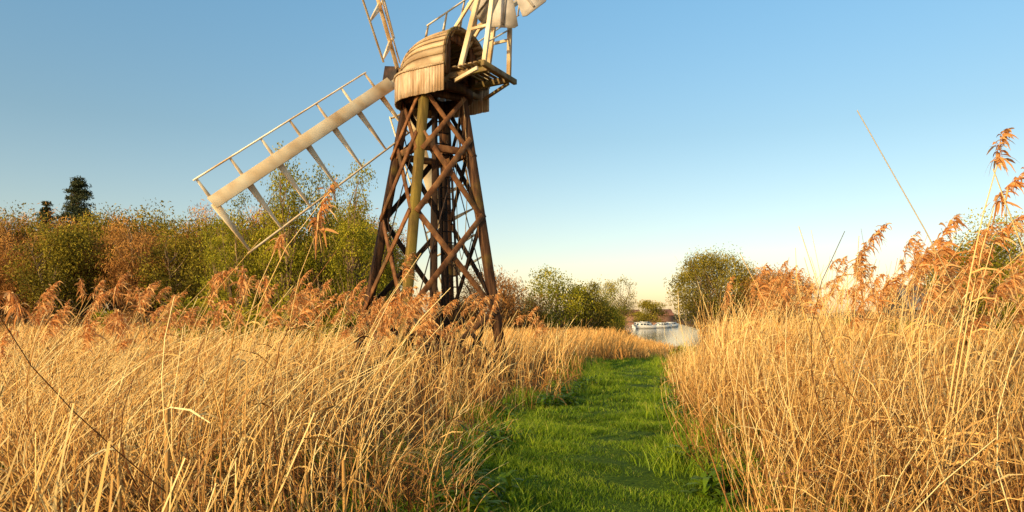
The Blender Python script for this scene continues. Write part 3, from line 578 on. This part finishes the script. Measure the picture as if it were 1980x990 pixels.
def wins(h,l0,l1,w):
    V=[];Q=[]
    for sg in(-1,1):
        for k in range(3):
            ya=l0+.5+k*1.2; yb=ya+.9; b=len(V)
            for y_,z_ in((ya,1.25),(yb,1.27),(yb,h-.22),(ya,h-.22)):
                f=(z_-.97)/(h-.97); V.append((sg*(w*(1-.15*f)+.03),y_,z_))
            Q.append([b,b+1,b+2,b+3])
    b=len(V); V+=[(-w*.6,l0-.02,1.2),(w*.6,l0-.02,1.2),(w*.55,l0+.08,h-.2),(-w*.55,l0+.08,h-.2)]; Q.append([b,b+1,b+2,b+3])
    m=np_mesh('cabin_window',V,Q); m.materials.append(M_glass); return m
wn=[wins(1.95,-2.9,2.6,1.2),wins(1.75,-1.5,2.7,1.15)]
for k,(x,y,rz,v,s_) in enumerate([(25.4,130,-1.3,0,.55),(29.6,137,-1.2,1,.5),(31.6,142,-1.0,0,.55),(35.0,152,-1.1,1,.55),(38.0,162,-.9,0,.55),(30.5,162,-1.2,0,.5),(34.5,178,-1.,1,.55),(37.5,192,-1.1,0,.55)]):
    o=mk_obj('moored_boat',None,loc=(x,y,-.30),label='white cabin cruiser moored on the river',category='boat',group='boats moored along the river'); o.rotation_euler=(0,0,rz); o.scale=(s_,s_,s_)
    mk_obj('hull',hull,parent=o); mk_obj('cabin',cb[v],parent=o); mk_obj('cabin_window',wn[v],parent=o)
V=[(-5,-3,0),(5,-3,0),(5,3,0),(-5,3,0),(-5,-3,3.2),(5,-3,3.2),(5,3,3.2),(-5,3,3.2),(-5,0,5.8),(5,0,5.8)]
def bld(mw,mr):
    wall=np_mesh('wall',V[:8],[[0,1,5,4],[1,2,6,5],[2,3,7,6],[3,0,4,7]]); wall.materials.append(mw)
    g1=np_mesh('gable',[V[4],(-5,-1.5,4.5),V[8],V[7]],[[0,1,2,3]]); g1.materials.append(mw)
    g2=np_mesh('gable',[V[5],(5,-1.5,4.5),V[9],V[6]],[[0,3,2,1]]); g2.materials.append(mw)
    rv=[(-5.3,-3.4,3.0),(5.3,-3.4,3.0),(5.3,0,6.0),(-5.3,0,6.0),(5.3,3.4,3.0),(-5.3,3.4,3.0)]
    rf=np_mesh('roof',rv,[[0,1,2,3],[3,2,4,5]]); rf.materials.append(mr); return wall,g1,g2,rf
B1=bld(M_brick,M_roof); B2=bld(M_shed,M_slate)
for x,y,rz,s,B,nm,lb,g in((72,330,.2,1,B1,'house','small distant brick house with clay tiled roof','houses by the moorings'),(60,350,-.3,1,B1,'house','small distant brick house with clay tiled roof','houses by the moorings'),(41.0,66,.05,.82,B2,'boat_shed','low dark boat shed beyond the river reeds',None)):
    o=mk_obj(nm,None,loc=(x,y,0),label=lb,category='house' if nm=='house' else 'shed'); o.rotation_euler=(0,0,rz); o.scale=(s,s,s)
    if g: o['group']=g
    mk_obj('wall',B[0],parent=o); mk_obj('gable',B[1],parent=o); mk_obj('gable',B[2],parent=o); mk_obj('roof',B[3],parent=o)
# ---------------------------------------------------------------- world, sun, camera
EL=math.radians(17); sx,sy=-.60,-.80
w=bpy.data.worlds.new('World'); scene.world=w; w.use_nodes=True; nt=w.node_tree; N=nt.nodes; L=nt.links
sky=N.new('ShaderNodeTexSky'); sky.sky_type='NISHITA'; sky.sun_disc=False; sky.sun_elevation=EL; sky.sun_rotation=math.atan2(sx,sy)%(2*math.pi)
sky.air_density=1.0; sky.dust_density=1.0; sky.ozone_density=1.6
tc=N.new('ShaderNodeTexCoord'); sp=N.new('ShaderNodeSeparateXYZ'); L.new(tc.outputs['Generated'],sp.inputs[0])
rp=ramp(nt,[(0,(.88,.64,.49)),(.10,(.72,.63,.54)),(.25,(.61,.65,.58)),(.42,(.60,.78,.75)),(1,(.46,.62,.63))]); L.new(sp.outputs['Z'],rp.inputs[0])
mu=N.new('ShaderNodeVectorMath'); mu.operation='MULTIPLY'; L.new(sky.outputs[0],mu.inputs[0]); L.new(rp.outputs[0],mu.inputs[1])
sc=N.new('ShaderNodeVectorMath'); sc.operation='SCALE'; sc.inputs['Scale'].default_value=1.85; L.new(mu.outputs[0],sc.inputs[0])
bg=N['Background']; bg.inputs[1].default_value=.15; L.new(sc.outputs[0],bg.inputs[0])
sd=bpy.data.lights.new('Sun','SUN'); sd.energy=5.0; sd.angle=math.radians(.5); sd.color=(1,.76,.40)
so=bpy.data.objects.new('Sun',sd); COL.objects.link(so)
tosun=Vector((sx*math.cos(EL),sy*math.cos(EL),math.sin(EL))); so.rotation_euler=tosun.to_track_quat('Z','Y').to_euler()
cd=bpy.data.cameras.new('Camera'); cam=bpy.data.objects.new('Camera',cd); COL.objects.link(cam); scene.camera=cam
cd.lens=24; cd.sensor_width=36; cd.shift_y=120/1980; cd.clip_end=9000; cam.location=(0,0,1.7); cam.rotation_euler=(math.radians(90),0,0)
scene.view_settings.view_transform='Standard'; scene.view_settings.look='None'; scene.view_settings.exposure=0
